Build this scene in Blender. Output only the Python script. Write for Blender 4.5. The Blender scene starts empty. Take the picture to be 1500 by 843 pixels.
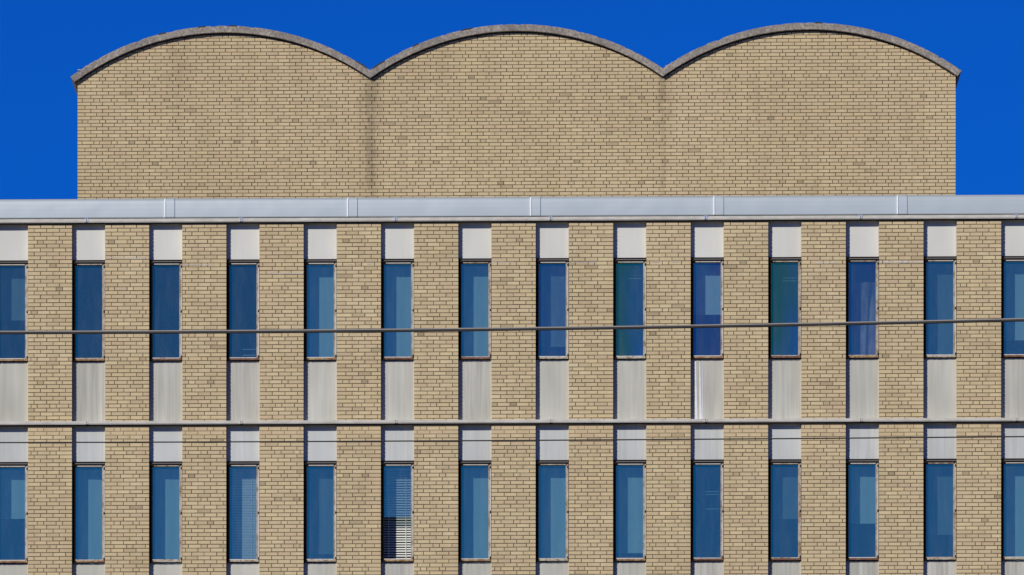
import bpy, math, random
import numpy as np
R = random.Random(7)
scene = bpy.context.scene
COL = bpy.data.collections.new('street_scene'); scene.collection.children.link(COL)

# ------------------------------------------------------------------ helpers
class MB:
    """collects faces (with optional material index and flat face colour) into one mesh"""
    def __init__(s): s.v = []; s.f = []; s.m = []; s.c = []
    def face(s, pts, m=0, c=(1, 1, 1)):
        n = len(s.v); s.v += [tuple(p) for p in pts]; s.f.append(tuple(range(n, n + len(pts)))); s.m.append(m); s.c.append(c)
    def box(s, x0, x1, y0, y1, z0, z1, m=0, c=(1, 1, 1), back=True):
        a = [(x0, y0, z0), (x1, y0, z0), (x1, y1, z0), (x0, y1, z0), (x0, y0, z1), (x1, y0, z1), (x1, y1, z1), (x0, y1, z1)]
        n = len(s.v); s.v += a
        q = [(0, 1, 5, 4), (1, 2, 6, 5), (3, 0, 4, 7), (4, 5, 6, 7), (0, 3, 2, 1)]
        if back: q.append((2, 3, 7, 6))
        for t in q: s.f.append(tuple(n + i for i in t)); s.m.append(m); s.c.append(c)
    def cyl(s, p, axis, r, h, n=10, m=0, r2=None):
        r2 = r if r2 is None else r2
        ax = {'x': ((0, 1, 0), (0, 0, 1), (1, 0, 0)), 'y': ((1, 0, 0), (0, 0, 1), (0, -1, 0)), 'z': ((1, 0, 0), (0, 1, 0), (0, 0, 1))}[axis]
        u, w, d = map(np.array, ax); p = np.array(p, float)
        A = [p + r * (math.cos(t) * u + math.sin(t) * w) for t in np.linspace(0, 2 * math.pi, n, endpoint=False)]
        B = [p + d * h + r2 * (math.cos(t) * u + math.sin(t) * w) for t in np.linspace(0, 2 * math.pi, n, endpoint=False)]
        for i in range(n): s.face([A[i], A[(i + 1) % n], B[(i + 1) % n], B[i]], m)
        s.face(A[::-1], m); s.face(B, m)
    def mesh(s, name, mats, smooth=False, bevel=0):
        me = bpy.data.meshes.new(name); me.from_pydata(s.v, [], s.f)
        for m in mats: me.materials.append(m)
        me.polygons.foreach_set('material_index', s.m)
        ca = me.color_attributes.new('tone', 'FLOAT_COLOR', 'CORNER')
        buf = []
        for f, c in zip(s.f, s.c): buf += [c[0], c[1], c[2], 1.0] * len(f)
        ca.data.foreach_set('color', buf)
        me.validate(); me.update()
        if smooth: me.polygons.foreach_set('use_smooth', [True] * len(me.polygons))
        return me
    def build(s, name, mats, parent=None, smooth=False):
        if not isinstance(mats, (list, tuple)): mats = [mats]
        return put(name, s.mesh(name, mats, smooth), parent)

def put(name, me, parent=None, loc=(0, 0, 0)):
    o = bpy.data.objects.new(name, me); COL.objects.link(o); o.location = loc
    if parent is not None: o.parent = parent
    return o
def tag(o, label=None, cat=None, group=None, kind=None):
    for k, v in (('label', label), ('category', cat), ('group', group), ('kind', kind)):
        if v: o[k] = v
    return o

# ------------------------------------------------------------------ materials
class NT:
    def __init__(s, name):
        s.mat = bpy.data.materials.new(name); s.mat.use_nodes = True
        s.t = s.mat.node_tree; s.n = s.t.nodes; s.l = s.t.links
        s.b = s.n['Principled BSDF']; s.out = s.n['Material Output']
        s.oc = s.n.new('ShaderNodeTexCoord').outputs['Object']
    def add(s, typ, **k):
        n = s.n.new(typ)
        for a, b in k.items(): setattr(n, a, b)
        return n
    def set(s, inp, v):
        if hasattr(v, 'is_output') or isinstance(v, bpy.types.NodeSocket): s.l.new(v, inp)
        elif isinstance(v, (tuple, list)) and len(v) == 3 and inp.type == 'RGBA': inp.default_value = (*v, 1)
        else: inp.default_value = v
    def math(s, op, a, b=0.0, c=None, clamp=False):
        n = s.add('ShaderNodeMath', operation=op, use_clamp=clamp); s.set(n.inputs[0], a); s.set(n.inputs[1], b)
        if c is not None: s.set(n.inputs[2], c)
        return n.outputs[0]
    def mix(s, f, a, b, mode='MIX'):
        n = s.add('ShaderNodeMix', data_type='RGBA', blend_type=mode); s.set(n.inputs[0], f); s.set(n.inputs[6], a); s.set(n.inputs[7], b)
        return n.outputs[2]
    def noise(s, scale=5, stretch=(1, 1, 1), detail=3, rough=.5, offset=None, vec=None):
        mp = s.add('ShaderNodeMapping'); s.l.new(vec or s.oc, mp.inputs[0]); mp.inputs['Scale'].default_value = stretch
        if offset is not None: s.l.new(offset, mp.inputs['Location'])
        n = s.add('ShaderNodeTexNoise'); n.inputs['Scale'].default_value = scale; n.inputs['Detail'].default_value = detail; n.inputs['Roughness'].default_value = rough
        s.l.new(mp.outputs[0], n.inputs['Vector']); return n.outputs['Fac']
    def ramp(s, f, lo, hi, a=0.0, b=1.0):
        n = s.add('ShaderNodeMapRange'); n.inputs[1].default_value = lo; n.inputs[2].default_value = hi
        n.inputs[3].default_value = a; n.inputs[4].default_value = b; s.l.new(f, n.inputs[0]); return n.outputs[0]
    def rnd(s):
        oi = s.add('ShaderNodeObjectInfo').outputs['Random']
        cb = s.add('ShaderNodeCombineXYZ')
        for i, k in enumerate((37.0, 91.0, 53.0)): s.l.new(s.math('MULTIPLY', oi, k), cb.inputs[i])
        return oi, cb.outputs[0]
    def fin(s, col=None, rough=None, metal=None, spec=None, bump=None, bs=.3, bd=.01):
        if col is not None: s.set(s.b.inputs['Base Color'], col)
        if rough is not None: s.set(s.b.inputs['Roughness'], rough)
        if metal is not None: s.set(s.b.inputs['Metallic'], metal)
        if spec is not None: s.set(s.b.inputs['Specular IOR Level'], spec)
        if bump is not None:
            n = s.add('ShaderNodeBump'); n.inputs['Strength'].default_value = bs; n.inputs['Distance'].default_value = bd
            s.l.new(bump, n.inputs['Height']); s.l.new(n.outputs[0], s.b.inputs['Normal'])
        return s.mat

def simple(name, col, rough=.6, metal=0.0, var=.12, scale=8, spec=.4):
    m = NT(name); n = m.noise(scale, detail=4)
    lo = tuple(c * (1 - var) for c in col); hi = tuple(min(1, c * (1 + var)) for c in col)
    return m.fin(m.mix(n, lo, hi), rough, metal, spec)

def brick_mat(name, valleys=()):
    m = NT(name)
    at = m.add('ShaderNodeAttribute', attribute_name='tone').outputs['Color']
    fine = m.noise(55, detail=5, rough=.65); c = m.mix(m.ramp(fine, .3, .7), (.86, .86, .86), (1.1, 1.09, 1.07)); col = m.mix(1.0, at, c, 'MULTIPLY')
    big = m.noise(.55, detail=4); col = m.mix(1.0, col, m.mix(m.ramp(big, .3, .7), (.95, .94, .93), (1.03, 1.03, 1.04)), 'MULTIPLY')
    run = m.noise(7, stretch=(1, 1, .12), detail=3); col = m.mix(1.0, col, m.mix(m.ramp(run, .35, .7), (1.02, 1.02, 1.02), (.94, .93, .91)), 'MULTIPLY')
    if valleys:      # soot washed down the wall below the roof valleys
        sep = m.add('ShaderNodeSeparateXYZ'); m.l.new(m.oc, sep.inputs[0]); x, z = sep.outputs[0], sep.outputs[2]
        tot = None
        for vx, w, z0, amt in valleys:
            d = m.math('ABSOLUTE', m.math('SUBTRACT', x, vx)); f = m.ramp(d, 0, w, 1, 0)
            f = m.math('MULTIPLY', f, m.ramp(z, z0, 27.9, .25, 1.0)); f = m.math('MULTIPLY', f, amt)
            tot = f if tot is None else m.math('ADD', tot, f)
        n = m.noise(9, stretch=(1, 1, .8), detail=6, rough=.85); k = m.math('MULTIPLY', tot, m.ramp(n, .38, .56, .1, 1.9), clamp=True)
        rg = m.add('ShaderNodeSeparateColor'); m.l.new(at, rg.inputs[0]); joint = m.ramp(rg.outputs[0], .2, .35, 1, 0)
        amt = m.math('MULTIPLY', k, m.math('ADD', .34, m.math('MULTIPLY', joint, .7)), clamp=True)
        col = m.mix(amt, col, (.04, .033, .022))
        blot = m.noise(1.1, detail=5, rough=.65); jb = m.math('MULTIPLY', joint, m.ramp(blot, .52, .66, 0, .65), clamp=True); col = m.mix(jb, col, (.035, .028, .018))
        pk = m.noise(.35, detail=2); col = m.mix(1.0, col, m.mix(m.ramp(pk, .35, .65), (.985, .97, .95), (1.02, 1.02, .985)), 'MULTIPLY')
    return m.fin(col, .85, spec=.25, bump=fine, bs=.35, bd=.003)

def panel_mat(name, a, b, streak=.12, rough=.38):
    m = NT(name); r, off = m.rnd()
    s1 = m.noise(9, stretch=(1.6, 1, .06), detail=3, offset=off); s2 = m.noise(40, stretch=(1, 1, .04), detail=2, offset=off)
    big = m.noise(1.6, stretch=(1, 1, .5), detail=2, offset=off)
    col = m.mix(m.ramp(big, .25, .75), a, b)
    k = m.math('MULTIPLY', m.math('ADD', .45, m.math('MULTIPLY', r, 1.2)), 1.0)
    k = m.math('MULTIPLY', k, m.math('ADD', m.math('MULTIPLY', m.ramp(s1, .3, .75), streak), m.math('MULTIPLY', m.ramp(s2, .4, .8), streak * .5)))
    col = m.mix(k, col, (.33, .32, .27))
    return m.fin(col, rough, 0, .45, bump=big, bs=.25, bd=.02)

def frame_mat(name, base, rust, amount):
    m = NT(name); r, off = m.rnd()
    n = m.noise(14, stretch=(1, 1, .5), detail=5, rough=.7, offset=off); f = m.ramp(n, 1 - amount - .12, 1 - amount + .08)
    f = m.math('MINIMUM', m.math('MAXIMUM', f, 0), 1)
    return m.fin(m.mix(f, base, rust), .5, 0, .4)

def glass_mat(name, tint, refl=.36, tint2=None):
    m = NT(name); r, off = m.rnd()
    gl = m.add('ShaderNodeBsdfGlossy'); gl.inputs['Roughness'].default_value = .03
    col = tint
    if tint2:
        g = m.noise(1.3, stretch=(1.2, 1, .55), detail=1, offset=off); col = m.mix(m.ramp(g, .38, .62), tint, tint2)
    m.set(gl.inputs['Color'], col)
    if name == 'glass_teal':
        sp = m.add('ShaderNodeSeparateXYZ'); m.l.new(m.oc, sp.inputs[0])
        fx = m.math('ADD', m.math('MULTIPLY', sp.outputs[0], 2.2), m.math('MULTIPLY', m.math('SUBTRACT', g, .5), 2.2))
        fx = m.math('SUBTRACT', fx, m.math('MULTIPLY', m.math('ADD', sp.outputs[2], 1.5), .35))
        m.set(gl.inputs['Color'], m.mix(m.ramp(fx, .3, 1.4), tint, tint2))
    tr = m.add('ShaderNodeBsdfTransparent'); tr.inputs['Color'].default_value = (.72, .86, .92, 1)
    bn = m.add('ShaderNodeBump'); bn.inputs['Strength'].default_value = .12; bn.inputs['Distance'].default_value = .01
    m.l.new(m.noise(3.5, stretch=(1, 1, .6), detail=2, offset=off), bn.inputs['Height']); m.l.new(bn.outputs[0], gl.inputs['Normal'])
    dust = m.add('ShaderNodeBsdfDiffuse'); dust.inputs['Color'].default_value = (.45, .47, .5, 1)
    mx = m.add('ShaderNodeMixShader'); mx.inputs[0].default_value = refl
    m.l.new(tr.outputs[0], mx.inputs[1]); m.l.new(gl.outputs[0], mx.inputs[2])
    m2 = m.add('ShaderNodeMixShader'); dn = m.noise(60, detail=6, rough=.8, offset=off)
    sm_ = m.noise(6, stretch=(1.5, 1, .25), detail=4, rough=.6, offset=off)
    m.l.new(m.math('ADD', m.ramp(dn, .4, .8, .012, .09), m.ramp(sm_, .45, .75, 0, .035)), m2.inputs[0]); m.l.new(mx.outputs[0], m2.inputs[1]); m.l.new(dust.outputs[0], m2.inputs[2])
    m.n.remove(m.b); m.l.new(m2.outputs[0], m.out.inputs['Surface']); return m.mat

M = {}
M['front_brick'] = brick_mat('front_brick')
M['upper_brick'] = brick_mat('upper_brick', [(-2.80, .30, 25.0, .75), (-2.79, .12, 25.2, 1.3), (2.80, .26, 26.3, .55), (2.80, .08, 27.2, .9), (-6.45, .35, 27.0, .28), (-4.15, .25, 27.2, .30)])
m = NT('side_brick'); bt = m.add('ShaderNodeTexBrick'); mp = m.add('ShaderNodeMapping'); m.l.new(m.oc, mp.inputs[0]); mp.inputs['Rotation'].default_value = (math.pi / 2, 0, math.pi / 2)
m.l.new(mp.outputs[0], bt.inputs[0]); bt.inputs['Scale'].default_value = 1; bt.inputs['Brick Width'].default_value = .22; bt.inputs['Row Height'].default_value = .0677; bt.inputs['Mortar Size'].default_value = .006
bt.inputs['Color1'].default_value = (.47, .36, .2, 1); bt.inputs['Color2'].default_value = (.54, .43, .26, 1); bt.inputs['Mortar'].default_value = (.16, .12, .07, 1)
M['side_brick'] = m.fin(bt.outputs['Color'], .85)
M['panel_top'] = panel_mat('enamel_panel_pale', (.60, .60, .535), (.69, .69, .615), .07)
M['panel_low'] = panel_mat('enamel_panel_weathered', (.44, .44, .36), (.61, .605, .52), .5)
M['panel_mid'] = panel_mat('enamel_panel_cool', (.50, .52, .49), (.61, .635, .60), .22)
M['trim'] = simple('pale_trim', (.60, .56, .46), .6, var=.15)
M['white_run'] = simple('white_runoff_stain', (.72, .73, .72), .5, var=.12, scale=20)
M['frame'] = frame_mat('window_frame_paint', (.58, .56, .50), (.30, .17, .07), .36)
M['frame_rusty'] = frame_mat('window_frame_rusty', (.52, .48, .40), (.24, .14, .07), .44)
M['frame_worn'] = frame_mat('window_frame_worn', (.42, .39, .32), (.22, .15, .09), .46)
M['sill_pale'] = frame_mat('sill_pale', (.48, .44, .34), (.24, .15, .07), .42)
M['sill_ochre'] = frame_mat('sill_ochre', (.42, .33, .17), (.24, .12, .05), .52)
M['sill_rust'] = frame_mat('sill_rust', (.26, .16, .10), (.15, .065, .035), .58)
M['dark_metal_and_shade'] = simple('dark_bronze_and_shade', (.014, .012, .011), .8, 0, spec=.1)  # bronze head bars, also painted shade on left jambs, sill ends and under ledges
M['head_pale'] = simple('head_trim_metal', (.26, .24, .22), .5)
M['hinge'] = simple('black_hinge_iron', (.02, .016, .013), .6, .2)
M['shade'] = simple('window_shade_cloth', (.36, .52, .50), .9, var=.05)
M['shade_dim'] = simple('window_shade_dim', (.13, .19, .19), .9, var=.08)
M['slat'] = simple('blind_slat_white', (.74, .76, .70), .5, var=.04)
M['interior'] = simple('interior_plaster', (.10, .10, .10), .9)
m = NT('curtain_cloth'); n = m.noise(4.5, stretch=(1.4, 1, .5), detail=4)
M['curtain'] = m.fin(m.mix(m.ramp(n, .35, .65), (.10, .085, .085), (.34, .32, .30)), .9)
M['glass'] = glass_mat('glass_blue', (1.0, 1.0, .58), .46)
M['glass_dark'] = glass_mat('glass_deep_blue', (.9, .98, .56), .38)
M['glass_violet'] = glass_mat('glass_violet', (.95, .64, .62), .42, (.7, .92, .64))
M['glass_teal'] = glass_mat('glass_teal', (.85, 1.0, .31), .50, (.42, .93, .68))
# sheet metal of the roof edge: dull aluminium with slight waviness
m = NT('roof_edge_aluminium'); r, off = m.rnd()
w = m.noise(.9, stretch=(1, 1, 1.4), detail=2, offset=off); sc = m.noise(5, stretch=(.4, 1, 1), detail=3, offset=off)
M['alu'] = m.fin(m.mix(m.ramp(sc, .35, .7), (.475, .535, .525), (.485, .545, .535)), .42, .35, .5, bump=w, bs=.5, bd=.03)
M['alu_cover'] = simple('joint_cover_aluminium', (.51, .57, .56), .4, .35, var=.04)
M['bead'] = simple('joint_bead_metal', (.9, .9, .9), .35, 0, var=.02, spec=.6)
m = NT('ledge_stone'); n = m.noise(9, stretch=(.5, 1, 1), detail=5, rough=.7)
M['ledge'] = m.fin(m.mix(m.ramp(n, .3, .7), (.44, .42, .355), (.62, .60, .53)), .6, bump=n, bs=.3)
M['clip'] = simple('clip_metal', (.62, .64, .68), .35, .4)
m = NT('weathered_concrete'); n1 = m.noise(7, detail=7, rough=.75); n2 = m.noise(20, detail=6, rough=.8); n3 = m.noise(1.8, detail=3)
c = m.mix(m.ramp(n2, .36, .64), (.12, .105, .085), (.60, .545, .455)); c = m.mix(m.ramp(n1, .35, .7), c, (.20, .175, .14)); c = m.mix(m.ramp(n3, .45, .7, 0, .5), c, (.13, .12, .11))
M['concrete'] = m.fin(c, .95, bump=n2, bs=.6, bd=.012)
M['felt_and_shade'] = simple('roof_felt', (.03, .03, .032), .8)  # felt on the roof edge, also the painted shade strip below the arches
M['roof_felt'] = simple('roof_gravel', (.16, .155, .15), .95)
M['cable'] = simple('cable_lit_sheath', (.30, .28, .24), .45, .0, spec=.5)  # paler tone for the sunlit upper side of the thick cable
M['cable_dark'] = simple('cable_sheath_dark', (.03, .028, .025), .5)
M['ground'] = simple('gravel_ground', (.10, .09, .075), .9)
M['pavement'] = simple('pavement_concrete', (.30, .29, .27), .9)

# ------------------------------------------------------------------ brick laying
CH = .0677; JT = .013; RD = .009
def brick_tone(var=1., rr=R):
    b = [(.59, .48, .285), (.61, .50, .29), (.565, .455, .268), (.575, .455, .28), (.63, .525, .31), (.535, .43, .255)][rr.choices(range(6), (34, 22, 16, 12, 9, 7))[0]]
    b = tuple(m0 + (c - m0) * var for c, m0 in zip(b, (.585, .475, .298))); k = rr.gauss(.985, .028 * var)
    if rr.random() < .006: k *= .76
    return tuple(min(.9, c * k * rr.gauss(1, .007)) for c in b)

def lay(mb, x0, x1, z0, z1, y, L, fle0, phase=0., top=None, clean=(), var=1., rr=R):
    """individual bricks x0..x1, z0..z1 on a face at y; every sixth course alternates headers and stretchers"""
    r0 = math.floor((z0 - fle0) / CH + .5); r1 = math.ceil((z1 - fle0) / CH + .5)
    for r in range(r0, r1 + 1):
        zc = fle0 + r * CH; za = max(zc - CH / 2 + JT / 2, z0); zb = min(zc + CH / 2 - JT / 2, z1)
        if zb - za < .01: continue
        fl = r % 6 == 0; per = []
        if fl:
            x = x0 + phase - L * 2.75 - (r // 6 % 2) * L
            k = 0
            while x < x1:
                w = L if k % 2 == 0 else L * .5; per.append((x, x + w, k % 2)); x += w; k += 1
        else:
            x = x0 + phase - L * 1.5 + (.5 * L if r % 2 else 0)
            while x < x1: per.append((x, x + L, 0)); x += L
        cz = any(a <= zc <= b for a, b in clean)
        cl = []
        for a, b, hd in per:
            a = max(a + JT / 2 + rr.gauss(0, .0012), x0); b = min(b - JT / 2 + rr.gauss(0, .0012), x1)
            if b - a > .046: cl.append([a, b, hd])
        if not cl: continue
        if cl[0][0] - x0 < .08: cl[0][0] = x0      # corner bricks run out to the edge
        if x1 - cl[-1][1] < .08: cl[-1][1] = x1
        for a, b, hd in cl:
            zt = zb + rr.gauss(0, .0009); zl = za + rr.gauss(0, .0009)
            if top:
                lim = max(top(a), top(b))
                if zl > lim: continue
                zt = min(zt, lim)
            t = brick_tone(var, rr)
            if hd and rr.random() < .10:
                q = rr.uniform(.62, .85); t = tuple(c * q for c in t)
            if cz: t = tuple(.6 * c + .4 * d for c, d in zip(t, (.60, .475, .29)))
            yy = y + rr.gauss(0, .0011)
            mb.box(a, b, yy, y + .10, zl, zt, 0, t, back=False)

# ------------------------------------------------------------------ layout of the front
X0 = -7.6285; P = 1.3392; BW = .576; ZS = 22.790; H = 3.498
BAYS = list(range(-3, 15)); FY = 0.0
ZLOW = ZS - 3 * H - .06
bld = bpy.data.objects.new('office_building', None); COL.objects.link(bld)
tag(bld, 'tan brick building with narrow blue windows below three barrel vaulted roof arches', 'building')

# piers of brick between the bays
SCAR = {0: [(22.19, .05, .70, .45), (22.17, .40, .70, .4)], 1: [(22.06, .02, .62, .28)], 2: [(21.90, .10, .76, .4)], 3: [(22.06, .1, .6, .22)],
        5: [(22.08, .0, .55, .40)], 6: [(22.07, .05, .7, .25)], 7: [(22.07, .1, .6, .15)], 9: [(22.05, .25, .76, .55)], 10: [(22.06, .0, .76, .75), (22.045, .1, .7, .4)]}
MORT = (.165, .13, .08)
for i in [-4] + BAYS:
    xl = X0 + i * P + BW; xr = xl + P - BW
    rr = random.Random(100 + i); mb = MB()
    for k in range(3):
        zt = ZS - k * H + (.0 if k == 0 else 0); zb = ZS - (k + 1) * H + .056
        lay(mb, xl, xr, zb, zt, FY, .2188, 17.182, phase=rr.choice((0, .11, .05)) + rr.uniform(-.01, .01), clean=[(zt - .19, zt)] if k else [(zt - .06, zt)], rr=rr)
        mb.box(xl + .006, xr - .006, FY + RD, .36, zb + .002, zt - .002, 0, MORT)
        if k: # cleaner, paler pointing sheltered by the ledge
            mb.box(xl + .006, xr - .006, FY + RD - .002, FY + RD, zt - .19, zt - .004, 0, (.33, .25, .15))
    for z, a, b, s in SCAR.get(i, []):   # smeared sealant over old joints
        x = xl + a
        while x < xl + b:
            w = rr.uniform(.03, .10)
            if rr.random() < .5 + s * .5:
                mb.box(x, min(x + w, xl + b), FY - .004, FY + .004, z - .006 - rr.uniform(0, .006) * s, z + .004 + rr.uniform(0, .006), 0, tuple(.40 + .35 * s + d for d in (0, -.02, -.05)))
            x += w + rr.uniform(0, .03)
    mb.build('brick_pier', M['front_brick'], bld)

# spandrel panels, ledges, windows
def panel_mesh(name, h, mat):
    mb = MB(); rr = random.Random(int(h * 1000))
    # slightly dished sheet: grid with a soft pillow shape, returns at the edges
    nx, nz = 8, 10; y = lambda u, v: .115 + .0025 * math.sin(math.pi * u) * math.sin(math.pi * v)
    xa, xb = .004, BW - .014
    g = [[(xa + (xb - xa) * i / nx, y(i / nx, j / nz), -h * j / nz) for i in range(nx + 1)] for j in range(nz + 1)]
    for j in range(nz):
        for i in range(nx): mb.face([g[j][i], g[j + 1][i], g[j + 1][i + 1], g[j][i + 1]], 0)
    mb.box(xa, xb, .122, .30, -h, 0, 0)
    mb.box(BW - .013, BW - .001, .098, .30, -h, 0, 1)
    me = mb.mesh(name, [mat, M['trim']]); return me
PA = .624; PB0 = -2.392; PB1 = -(H - .0565)
def streaked_panel():
    me = panel_mesh('spandrel_panel', PB0 - PB1, M['panel_low']); me.materials.append(M['white_run']); import bmesh
    bm = bmesh.new(); bm.from_mesh(me); h = PB0 - PB1; r2 = random.Random(3)
    for xa, xb, w0, w1 in ((.085, .10, .02, .05), (.16, .175, .012, .045), (.20, .215, .006, .014)):
        n = 14; pr = None
        for k in range(n + 1):
            v = k / n; c = xa + (xb - xa) * v; w = (w0 + (w1 - w0) * v) * r2.uniform(.85, 1.1)
            a = bm.verts.new((c - w / 2, .1135, -h * v)); b = bm.verts.new((c + w / 2, .1135, -h * v))
            if pr: f = bm.faces.new((pr[0], a, b, pr[1])); f.material_index = 2
            pr = (a, b)
    bm.to_mesh(me); bm.free(); return me
pm_top = panel_mesh('spandrel_panel', PA, M['panel_top']); pm_mid = panel_mesh('spandrel_panel', PA, M['panel_mid']); pm_low = panel_mesh('spandrel_panel', PB0 - PB1, M['panel_low'])

GT, GB = -.712, -2.328; JL, JR = .056, BW - .054
def frame_mesh(mat):
    mb = MB()
    # fixed outer frame, two steps on the jambs
    mb.box(.002, .022, .085, .24, PB0 + .05, -.697, 1); mb.box(.023, JL, .070, .20, GB - .014, GT + .014, 1)  # left jamb coloured near-black to paint in the pier's shadow
    mb.box(JR, JR + .026, .070, .20, GB - .014, GT + .014, 2); mb.box(JR + .028, BW - .010, .058, .24, PB0 + .05, -.697, 0)
    mb.box(JL + .03, JR - .001, .053, .20, GT - .002, GT + .013, 0); mb.box(JL + .001, JL + .029, .053, .20, GT - .002, GT + .013, 1)  # left end of the head strip is dark too, as painted shade
    mb.box(JL + .001, JR - .001, .072, .20, GB - .014, GB, 0)
    return mb.mesh('window', [mat, M['dark_metal_and_shade'], M['frame_worn']])
fm = [frame_mesh(M['frame']), frame_mesh(M['frame_rusty'])]
def head_mesh():
    mb = MB()
    mb.box(.002, BW - .012, .055, .30, -.658, -.638, 0); mb.box(.06, BW - .010, .056, .30, -.668, -.659, 1)
    mb.box(.002, BW - .012, .045, .30, -.697, -.669, 0)
    return mb.mesh('head_flashing', [M['dark_metal_and_shade'], M['head_pale']])
hm = head_mesh()
def sill_mesh(mat, rr):
    mb = MB(); n = 14; xs = [.07 + (BW - .045 - .07) * k / n for k in range(n + 1)]
    for k in range(n):
        d = rr.uniform(-.003, .003)
        mb.box(xs[k] + .0005, xs[k + 1], .045 + d, .26, -2.374 + rr.uniform(-.003, .002), -2.346 + rr.uniform(-.003, .003), 0)
    mb.box(BW - .046, BW - .015, .05, .26, -2.375, -2.335, 0)
    mb.box(.004, .069, .06, .26, -2.388, -2.344, 1)  # dark left end paints the pier's shadow onto the sill
    return mb.mesh('sill', [mat, M['dark_metal_and_shade']])
sm = [sill_mesh(M[k], random.Random(5 + j)) for j, k in enumerate(('sill_pale', 'sill_ochre', 'sill_rust'))]
def hinge_mesh():
    mb = MB(); mb.cyl((0, 0, -.017), 'z', .012, .034, 10); mb.box(-.016, .012, -.004, .02, -.012, .012)
    mb.cyl((0, 0, .017), 'z', .012, .008, 10, r2=.005); mb.cyl((-.002, -.012, -.006), 'y', .007, .006, 8)
    return mb.mesh('hinge', [M['hinge']])
him = hinge_mesh()
def pane_mesh(mat, zb=GB):
    mb = MB(); mb.face([(JL + .001, .130, zb), (JR - .001, .130, zb), (JR - .001, .130, GT), (JL + .001, .130, GT)])
    return mb.mesh('pane', [mat])
pn = {k: pane_mesh(M[k]) for k in ('glass', 'glass_dark', 'glass_violet', 'glass_teal')}
pn_up = pane_mesh(M['glass'], -1.60)
BY = .385
def shade_mesh(frac, mat, seed):
    rr = random.Random(seed); mb = MB(); zb = -.70 - 1.66 * frac; nx = 9; xa, xb = .01, BW - .01
    ph = rr.uniform(0, 6)
    pts = [(xa + (xb - xa) * k / nx, BY + .003 * math.sin(ph + k * 1.9)) for k in range(nx + 1)]
    for (a, ya), (b, yb) in zip(pts, pts[1:]):
        mb.face([(a, ya, zb), (b, yb, zb), (b, yb, -.66), (a, ya, -.66)])
    mb.box(xa, xb, BY - .008, BY + .01, zb - .018, zb, 0)
    return mb.mesh('roller_shade', [mat])
def slats_mesh(z0, z1, pitch, w, tilt, xa=.012, xb=BW - .012, skip=0, seed=1, name='venetian_blind', mat='slat'):
    rr = random.Random(seed); mb = MB(); z = z0
    while z > z1:
        if rr.random() >= skip:
            t = tilt + rr.gauss(0, .04); dy = w / 2 * math.cos(t); dz = w / 2 * math.sin(t); s = rr.gauss(0, .0015)
            a = [(xa, BY - dy, z - dz), (xb, BY - dy, z - dz + s), (xb, BY, z + .003 + s), (xa, BY, z + .003)]
            b = [(xa, BY, z + .003), (xb, BY, z + .003 + s), (xb, BY + dy, z + dz + s), (xa, BY + dy, z + dz)]
            mb.face(a); mb.face(b)
        z -= pitch
    if skip < .3:
        for x in (.13, .43): mb.box(x - .006, x + .006, BY - w / 2 * math.cos(tilt) - .003, BY - w / 2 * math.cos(tilt) - .001, z1, z0, 0)
        mb.box(xa, xb, BY - .012, BY + .012, z1 - .03, z1 - .005, 0); mb.box(xa, xb, BY - .015, BY + .015, z0 + .01, z0 + .045, 0)
    return mb.mesh(name, [M[mat]])
def curtain_mesh():
    mb = MB(); n = 26; xa, xb = .07, BW - .02; prev = None
    for k in range(n + 1):
        u = k / n; row = []
        for j in range(13):
            v = j / 12; x = xa + (xb - xa) * u + .012 * math.sin(5 * v + u * 3)
            row.append((x, BY + .02 * math.sin(u * 17 + 2 * v) + .010 * math.sin(u * 31 + v * 6), -1.03 - 1.30 * v))
        if prev:
            for j in range(12): mb.face([prev[j + 1], row[j + 1], row[j], prev[j]])
        prev = row
    return mb.mesh('curtain', [M['curtain']], smooth=True)
sh = {}
def blind(kind, parent, seed):
    if kind is None: return
    t = kind[0]
    if t == 'shade' or t == 'dim':
        key = (t, kind[1], seed % 3)
        if key not in sh: sh[key] = shade_mesh(kind[1], M['shade' if t == 'shade' else 'shade_dim'], seed)
        put('roller_shade', sh[key], parent)
    elif t == 'curtain': tag(put('curtain', curtain_mesh(), parent), 'creased violet looking curtain hung behind the glass')
    elif t == 'ven': put('venetian_blind', slats_mesh(-.73, -2.30, .028, .026, 1.1, seed=seed), parent)
    elif t == 'venopen': tag(put('venetian_blind', slats_mesh(-.76, -2.28, .0425, .032, .85, seed=seed), parent), 'white slatted blind seen clearly through the open lower part')
    elif t == 'few': put('loose_slats', slats_mesh(kind[1], kind[2], .05, .011, .9, xa=.27, xb=BW - .08, skip=.45, seed=seed, mat='shade'), parent)
ROW = [
 {-1: ('glass_dark', ('dim', .55), 1), 0: ('glass_dark', None, 1), 1: ('glass_dark', None, 2), 2: ('glass_dark', ('few', -2.15, -2.30), 2), 3: ('glass', ('shade', 1), 1), 4: ('glass', ('shade', 1), 2),
  5: ('glass', ('shade', 1), 2), 6: ('glass_violet', ('dim', .85), 0), 7: ('glass_teal', ('few', -.85, -1.0), 0), 8: ('glass_violet', ('shade', .52), 1), 9: ('glass_teal', ('few', -.95, -1.1), 2),
  10: ('glass_violet', ('curtain',), 1), 11: ('glass', ('dim', 1), 0), 12: ('glass', ('shade', .8), 2)},
 {-1: ('glass', ('shade', .52), 1), 0: ('glass', ('shade', 1), 1), 1: ('glass', ('shade', 1), 0), 2: ('glass', ('ven',), 0), 3: ('glass', ('dim', .9), 0), 4: ('up', ('venopen',), 1),
  5: ('glass', ('shade', 1), 1), 6: ('glass', ('shade', 1), 0), 7: ('glass', ('shade', .9), 1), 8: ('glass', ('few', -1.15, -1.5), 2), 9: ('glass', ('dim', .55), 2), 10: ('glass', ('shade', .60), 2),
  11: ('glass', ('dim', .72), 0), 12: ('glass', ('shade', 1), 0)}]
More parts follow.
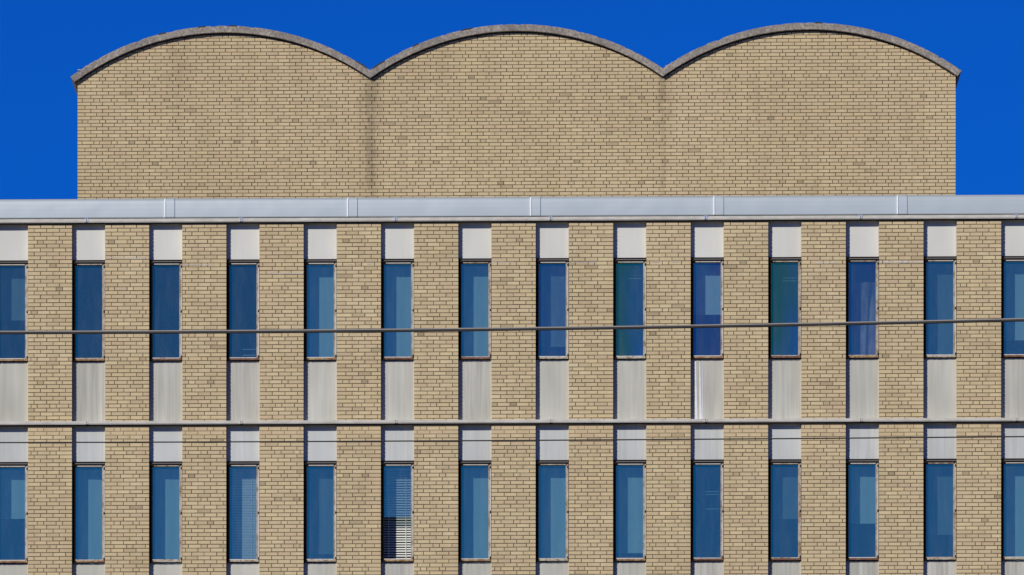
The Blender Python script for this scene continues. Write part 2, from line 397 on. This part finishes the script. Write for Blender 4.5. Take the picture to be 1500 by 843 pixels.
TINT = {'glass_violet': 'window with violet tinted glass', 'glass_teal': 'window with green to blue glass', 'up': 'window with its lower glass missing before white slats'}
for k in range(3):
    zs = ZS - k * H
    for i in BAYS:
        x = X0 + i * P; vis = k < 2 and -1 <= i <= 12
        put('spandrel_panel', pm_top if k == 0 else pm_mid, bld, (x, 0, zs))
        if k == 0 and i == 8: tag(put('spandrel_panel', streaked_panel(), bld, (x, 0, zs + PB0)), 'weathered panel with bright white run-off streaks down its left side')
        else: put('spandrel_panel', pm_low, bld, (x, 0, zs + PB0))
        if not (-2 <= i <= 13): g, b, s = 'glass', None, 0
        elif vis: g, b, s = ROW[k][i]
        else: g, b, s = 'glass', (('shade', 1) if (i + k) % 2 else None), i % 3
        w = put('window', fm[1 if (i * 7 + k * 3) % 5 == 0 or (k, i) in ((0, 9), (0, 10), (1, 9)) else 0], bld, (x, 0, zs))
        if vis and g in TINT: tag(w, TINT[g])
        put('pane', pn_up if g == 'up' else pn[g], w); put('head_flashing', hm, w); put('sill', sm[s], w)
        blind(b, w, i * 5 + k * 11 + 60)
        if vis:
            for z in (-.752, -1.530, -2.318): put('hinge', him, w, (BW - .014, .052, z))

# roof edge: sheet metal panels, covers over their joints, strip below, clips
XL = X0 - 4 * P + BW; XR = X0 + 15 * P
prof = [(-.058, 22.866), (-.064, 22.872), (-.066, 22.885), (-.064, 22.95), (-.060, 23.03), (-.053, 23.11), (-.044, 23.165), (-.030, 23.195), (-.008, 23.207), (.40, 23.215)]
def extr(mb, pr, xa, xb, off=0.0, m=0, close=True):
    q = [(y - off, z + (min(off, .004) if j >= len(pr) - 3 else 0)) for j, (y, z) in enumerate(pr)]
    for (ya, za), (yb, zb) in zip(q, q[1:]): mb.face([(xa, ya, za), (xb, ya, za), (xb, yb, zb), (xa, yb, zb)], m)
    if close:
        for x, flip in ((xa, 1), (xb, 0)):
            pts = [(x, y, z) for y, z in q] + [(x, .40, q[0][1])]
            mb.face(pts if not flip else pts[::-1], m)
js = [-6.012 + 3.166 * k for k in range(-2, 7)]
edges = [XL] + [j + .083 for j in js if XL + .3 < j < XR - .3] + [XR]
for a, b in zip(edges, edges[1:]):
    mb = MB(); n = 1; extr(mb, prof, a + .002, b - .002); mb.face([(a, -.058, 22.866), (a, .4, 22.866), (b, .4, 22.866), (b, -.058, 22.866)])
    o = mb.build('roof_edge_panel', M['alu'], bld)
for j in js:
    if XL + .3 < j < XR - .3:
        mb = MB(); extr(mb, prof, j, j + .166, .014); extr(mb, prof[:-2], j - .009, j + .011, .026, 1); mb.build('joint_cover', [M['alu_cover'], M['bead']], bld)
def ledge(zt, zb, yb=-.066):
    mb = MB(); mb.box(XL, XR, -.030, -.001, zb - .024, zb - .0005, 1); mb.box(XL, XR, -.0005, .05, zb - .012, zb - .0008, 1); mb.box(XL, XR, yb, .36, zb + .012, zt, 0); mb.box(XL, XR, yb + .010, .36, zb, zb + .0115, 0)  # the two dark strips below the lip are painted shadow
    return mb.build('ledge', [M['ledge'], M['dark_metal_and_shade']], bld)
ledge(22.854, 22.790)
for k in (1, 2, 3): ledge(ZS - k * H + .056, ZS - k * H)
for zt, bl in ((22.854, 0), (ZS - H + .056, 1), (ZS - 2 * H + .056, 1)):
    for q in range(-2, 8):
        x = -7.374 + 2 * P * q
        if XL < x < XR - .2:
            mb = MB(); mb.box(x - .024, x - .004, -.077, 0, zt - .056, zt + .004, 0); mb.box(x + .004, x + .026, -.075, 0, zt - .050, zt + .006, 0)
            mb.box(x - .05, x + .05, -.0695, 0, zt - .012, zt + .001, 0); mb.box(x - .003, x + .003, -.0705, 0, zt - .05, zt, 1)
            if bl: pass
            mb.build('ledge_clip', [M['clip'] if not bl else M['ledge'], M['dark_metal_and_shade']], bld)

# rooms behind, side walls, base, roof
mb = MB(); mb.box(XL + .1, XR - .1, 3.8, 3.9, ZLOW, 22.85)
for k in range(4): mb.box(XL + .1, XR - .1, .31, 3.79, ZS - k * H - .12, ZS - k * H + .05)
for i in range(-3, 15, 3): mb.box(X0 + i * P - .42, X0 + i * P - .34, .37, 3.79, ZLOW, 22.60)
mb.build('interior_wall', M['interior'], bld)
mb = MB(); mb.box(XL, XL + .3, .37, 30, 0, 22.85); mb.box(XR - .3, XR, .37, 30, 0, 22.85); mb.box(XL, XR, 30, 30.3, 0, 22.85)
mb.build('side_wall', M['side_brick'], bld)
mb = MB(); mb.box(XL, XR, .001, .36, .0, ZLOW)
mb.build('base_wall', M['side_brick'], bld)
mb = MB(); mb.box(XL, XR, .41, 30.3, 22.86, 23.10); mb.build('flat_roof', M['roof_felt'], bld)

# ------------------------------------------------------------------ upper storey under the three vaults
PY = 15.4; WL, WR = -8.424, 8.397; RO, RI, CZ = 4.99, 4.864, 23.842
CX = (-5.610, .001, 5.598); VAL = (-2.797, 2.799)
def arc_in(x):
    c = min(CX, key=lambda c: abs(x - c)); d = min(abs(x - c), 2.94); return CZ + math.sqrt(RI * RI - d * d)
rr = random.Random(42); mb = MB()
lay(mb, WL, WR, 23.9, 28.9, PY, .2248, 28.24, phase=.03, top=lambda x: arc_in(x) + .05, var=.7, rr=rr)
n = 120; xs = [WL + .006 + (WR - WL - .012) * k / n for k in range(n + 1)]
for a, b in zip(xs, xs[1:]): mb.face([(a, PY + RD, 23.0), (b, PY + RD, 23.0), (b, PY + RD, arc_in(b) + .05), (a, PY + RD, arc_in(a) + .05)], 0, (.14, .11, .066))
mb.build('upper_wall', M['upper_brick'], bld)
mb = MB(); mb.box(WL + .006, WR - .006, PY + .11, 27.4, 23.11, 27.70); mb.build('upper_side_wall', M['side_brick'], bld)
for c in CX:
    rr = random.Random(int(c * 10) + 9); mb = MB()
    xa = c - 2.945 if c < -3 else (VAL[0] if c < 3 else VAL[1]); xb = c + 2.905 if c > 3 else (VAL[1] if c > -3 else VAL[0])
    N = 150; out = []; inn = []
    ta = math.asin((xa - c) / RO); tb = math.asin((xb - c) / RO)
    chips = [(rr.uniform(ta, tb), rr.uniform(.006, .018), rr.uniform(.008, .018)) for _ in range(11)]
    def rad(t):
        d = sum(dp * max(0, 1 - abs(t - ct) / wd) for ct, wd, dp in chips); return RO - min(d, .03)
    for k in range(N + 1):
        t = ta + (tb - ta) * k / N; r = rad(t) + rr.gauss(0, .0009)
        out.append((c + r * math.sin(t), CZ + r * math.cos(t)))
        ri = RI + rr.gauss(0, .0012); inx = c + ri * math.sin(t)
        if xa == VAL[0] or xa == VAL[1]: inx = max(inx, xa) if k > 3 else max(inx, xa)
        inn.append((inx, CZ + ri * math.cos(t)))
    # valley ends are cut plumb, free ends square to the curve
    if abs(xa - c) < 2.9: inn[0] = (xa, CZ + math.sqrt(RI * RI - (xa - c) ** 2)); out[0] = (xa, out[0][1])
    if abs(xb - c) < 2.9: inn[-1] = (xb, CZ + math.sqrt(RI * RI - (xb - c) ** 2)); out[-1] = (xb, out[-1][1])
    ya, yb = PY - .105, 27.5; cr = .008
    for k in range(N):
        (x0, z0), (x1, z1) = out[k], out[k + 1]; (u0, w0), (u1, w1) = inn[k], inn[k + 1]
        mb.face([(u0, ya, w0), (u1, ya, w1), (x1, ya, z1 - cr), (x0, ya, z0 - cr)])
        mb.face([(x0, ya, z0 - cr), (x1, ya, z1 - cr), (x1, ya + cr, z1), (x0, ya + cr, z0)])
        mb.face([(x0, ya + cr, z0), (x1, ya + cr, z1), (x1, yb, z1), (x0, yb, z0)])
        mb.face([(u0, ya, w0), (u0, yb, w0), (u1, yb, w1), (u1, ya, w1)])
        mb.face([(u0, yb, w0), (x0, yb, z0), (x1, yb, z1), (u1, yb, w1)])
    for (x0, z0), (u0, w0), fl in ((out[0], inn[0], 0), (out[-1], inn[-1], 1)):
        q = [(u0, ya, w0), (x0, ya, z0 - cr), (x0, yb, z0), (u0, yb, w0)]; mb.face(q if fl else q[::-1])
    vault = mb.build('vault_roof', M['concrete'], bld)
    # near-black strip under the arch, painting in the shadow of the overhang
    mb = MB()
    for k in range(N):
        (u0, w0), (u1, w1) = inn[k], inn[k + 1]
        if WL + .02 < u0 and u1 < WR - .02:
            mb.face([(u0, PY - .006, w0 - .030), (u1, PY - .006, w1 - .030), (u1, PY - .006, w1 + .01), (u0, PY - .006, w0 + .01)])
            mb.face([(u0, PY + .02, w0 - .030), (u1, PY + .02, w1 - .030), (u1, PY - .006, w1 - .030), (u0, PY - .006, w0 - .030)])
    mb.build('soffit_shade', M['felt_and_shade'], vault)
    # curled roof felt showing over the edge here and there
    sp = {0: [(.53, .585)], 1: [(-.59, -.53), (-.41, -.385), (-.215, -.17)], 2: [(.02, .05)]}[CX.index(c)]
    if c < -3: sp = sp + [(-.255, -.225), (-.10, -.07), (.02, .05)]
    for a, b in sp:
        mb = MB(); nn = 10
        for k in range(nn):
            t0, t1 = a + (b - a) * k / nn, a + (b - a) * (k + 1) / nn
            h0 = .013 * math.sin(math.pi * k / nn) ** .5; h1 = .013 * max(0, math.sin(math.pi * (k + 1) / nn)) ** .5
            p = lambda t, r, y: (c + r * math.sin(t), y, CZ + r * math.cos(t))
            mb.face([p(t0, RO - .012, ya - .004), p(t1, RO - .012, ya - .004), p(t1, RO + h1, ya - .004), p(t0, RO + h0, ya - .004)])
            mb.face([p(t0, RO + h0, ya - .004), p(t1, RO + h1, ya - .004), p(t1, RO + h1, ya + .5), p(t0, RO + h0, ya + .5)])
        mb.build('roof_felt', M['felt_and_shade'], vault)

# ------------------------------------------------------------------ overhead cables in front of the facade
def cable(r, z0, xm, c, mat, lab, lash=False):
    cu = MB(); n = 160; xs = np.linspace(-32, 32, n + 1); K = 12
    ring = []
    for x in xs:
        z = z0 + c * (x - xm) ** 2
        ring.append([(x, -83 + r * math.cos(t), z + r * math.sin(t)) for t in np.linspace(0, 2 * math.pi, K, endpoint=False)])
    base = len(cu.v)
    for rg in ring: cu.v += rg
    for a in range(n):
        for k in range(K):
            cu.f.append((a * K + k, a * K + (k + 1) % K, (a + 1) * K + (k + 1) % K, (a + 1) * K + k)); cu.m.append(0); cu.c.append((1, 1, 1))
    o = cu.build('overhead_cable', mat, smooth=True)
    return tag(o, lab, 'cable', 'overhead cables crossing the facade')
thick = cable(.0075, 9.695 - .0045, -2.3, .00153, M['cable_dark'], 'thick grey overhead cable crossing in front of the upper row of windows')  # dark lower tube: shaded underside of the cable put into colour
lit_top = cable(.0055, 9.695 + .0085, -2.3, .00153, M['cable'], 'x')  # pale upper tube: lit top of the same cable put into colour
for k in ('label', 'category', 'group'): del lit_top[k]
lit_top.name = 'cable_lit_top'; lit_top.parent = thick
cable(.0048, 8.896, -2.0, .00045, M['cable_dark'], 'thin black overhead cable crossing just below the middle ledge')

# ------------------------------------------------------------------ ground
mb = MB(); mb.face([(-3000, -3000, 0), (3000, -3000, 0), (3000, 3000, 0), (-3000, 3000, 0)]); tag(mb.build('ground', M['ground']), kind='structure')
mb = MB(); mb.box(-60, 60, -6, -.02, .004, .14); tag(mb.build('pavement', M['pavement']), kind='structure')

# ------------------------------------------------------------------ light
KH, KV = .655, .575
to_sun = np.array([-KH, -1.0, KV]); to_sun /= np.linalg.norm(to_sun)
el = math.asin(to_sun[2]); az = math.atan2(to_sun[0], to_sun[1])
sl = bpy.data.lights.new('sun', 'SUN'); sl.energy = 3.6; sl.angle = math.radians(.5); sl.color = (1.0, .95, .88)
so = bpy.data.objects.new('sun', sl); COL.objects.link(so); so.location = (-30, -60, 50)
from mathutils import Vector
so.rotation_euler = Vector(to_sun).to_track_quat('Z', 'Y').to_euler()
wd = bpy.data.worlds.new('World'); scene.world = wd; wd.use_nodes = True; t = wd.node_tree
bg = t.nodes['Background']; sky = t.nodes.new('ShaderNodeTexSky'); sky.sky_type = 'NISHITA'; sky.sun_disc = False
sky.sun_elevation = el; sky.sun_rotation = az; sky.altitude = 1500; sky.air_density = 1.0; sky.dust_density = 0.0; sky.ozone_density = 3.0
gm = t.nodes.new('ShaderNodeMix'); gm.data_type = 'RGBA'; gm.blend_type = 'MULTIPLY'; gm.inputs[0].default_value = 1
t.links.new(sky.outputs[0], gm.inputs[6]); gm.inputs[7].default_value = (.010, .205, .73, 1)
t.links.new(gm.outputs[2], bg.inputs[0]); bg.inputs[1].default_value = .10

# ------------------------------------------------------------------ camera
cam = bpy.data.cameras.new('camera'); co = bpy.data.objects.new('camera', cam); COL.objects.link(co); scene.camera = co
cam.sensor_width = 36; cam.lens = 12100 / 1500 * 36; cam.shift_x = .229314; cam.shift_y = 1.130922; cam.clip_start = 1; cam.clip_end = 8000
co.location = (.76429, -143, 1.6)
from mathutils import Matrix
yaw = .0337177; roll = .00043594
co.rotation_euler = (Matrix.Rotation(yaw, 3, 'Z') @ Matrix.Rotation(math.pi / 2, 3, 'X') @ Matrix.Rotation(roll, 3, 'Z')).to_euler()
scene.view_settings.view_transform = 'Standard'; scene.view_settings.look = 'None'; scene.view_settings.gamma = 1; scene.view_settings.exposure = 0
scene.render.resolution_x = 1024; scene.render.resolution_y = 575
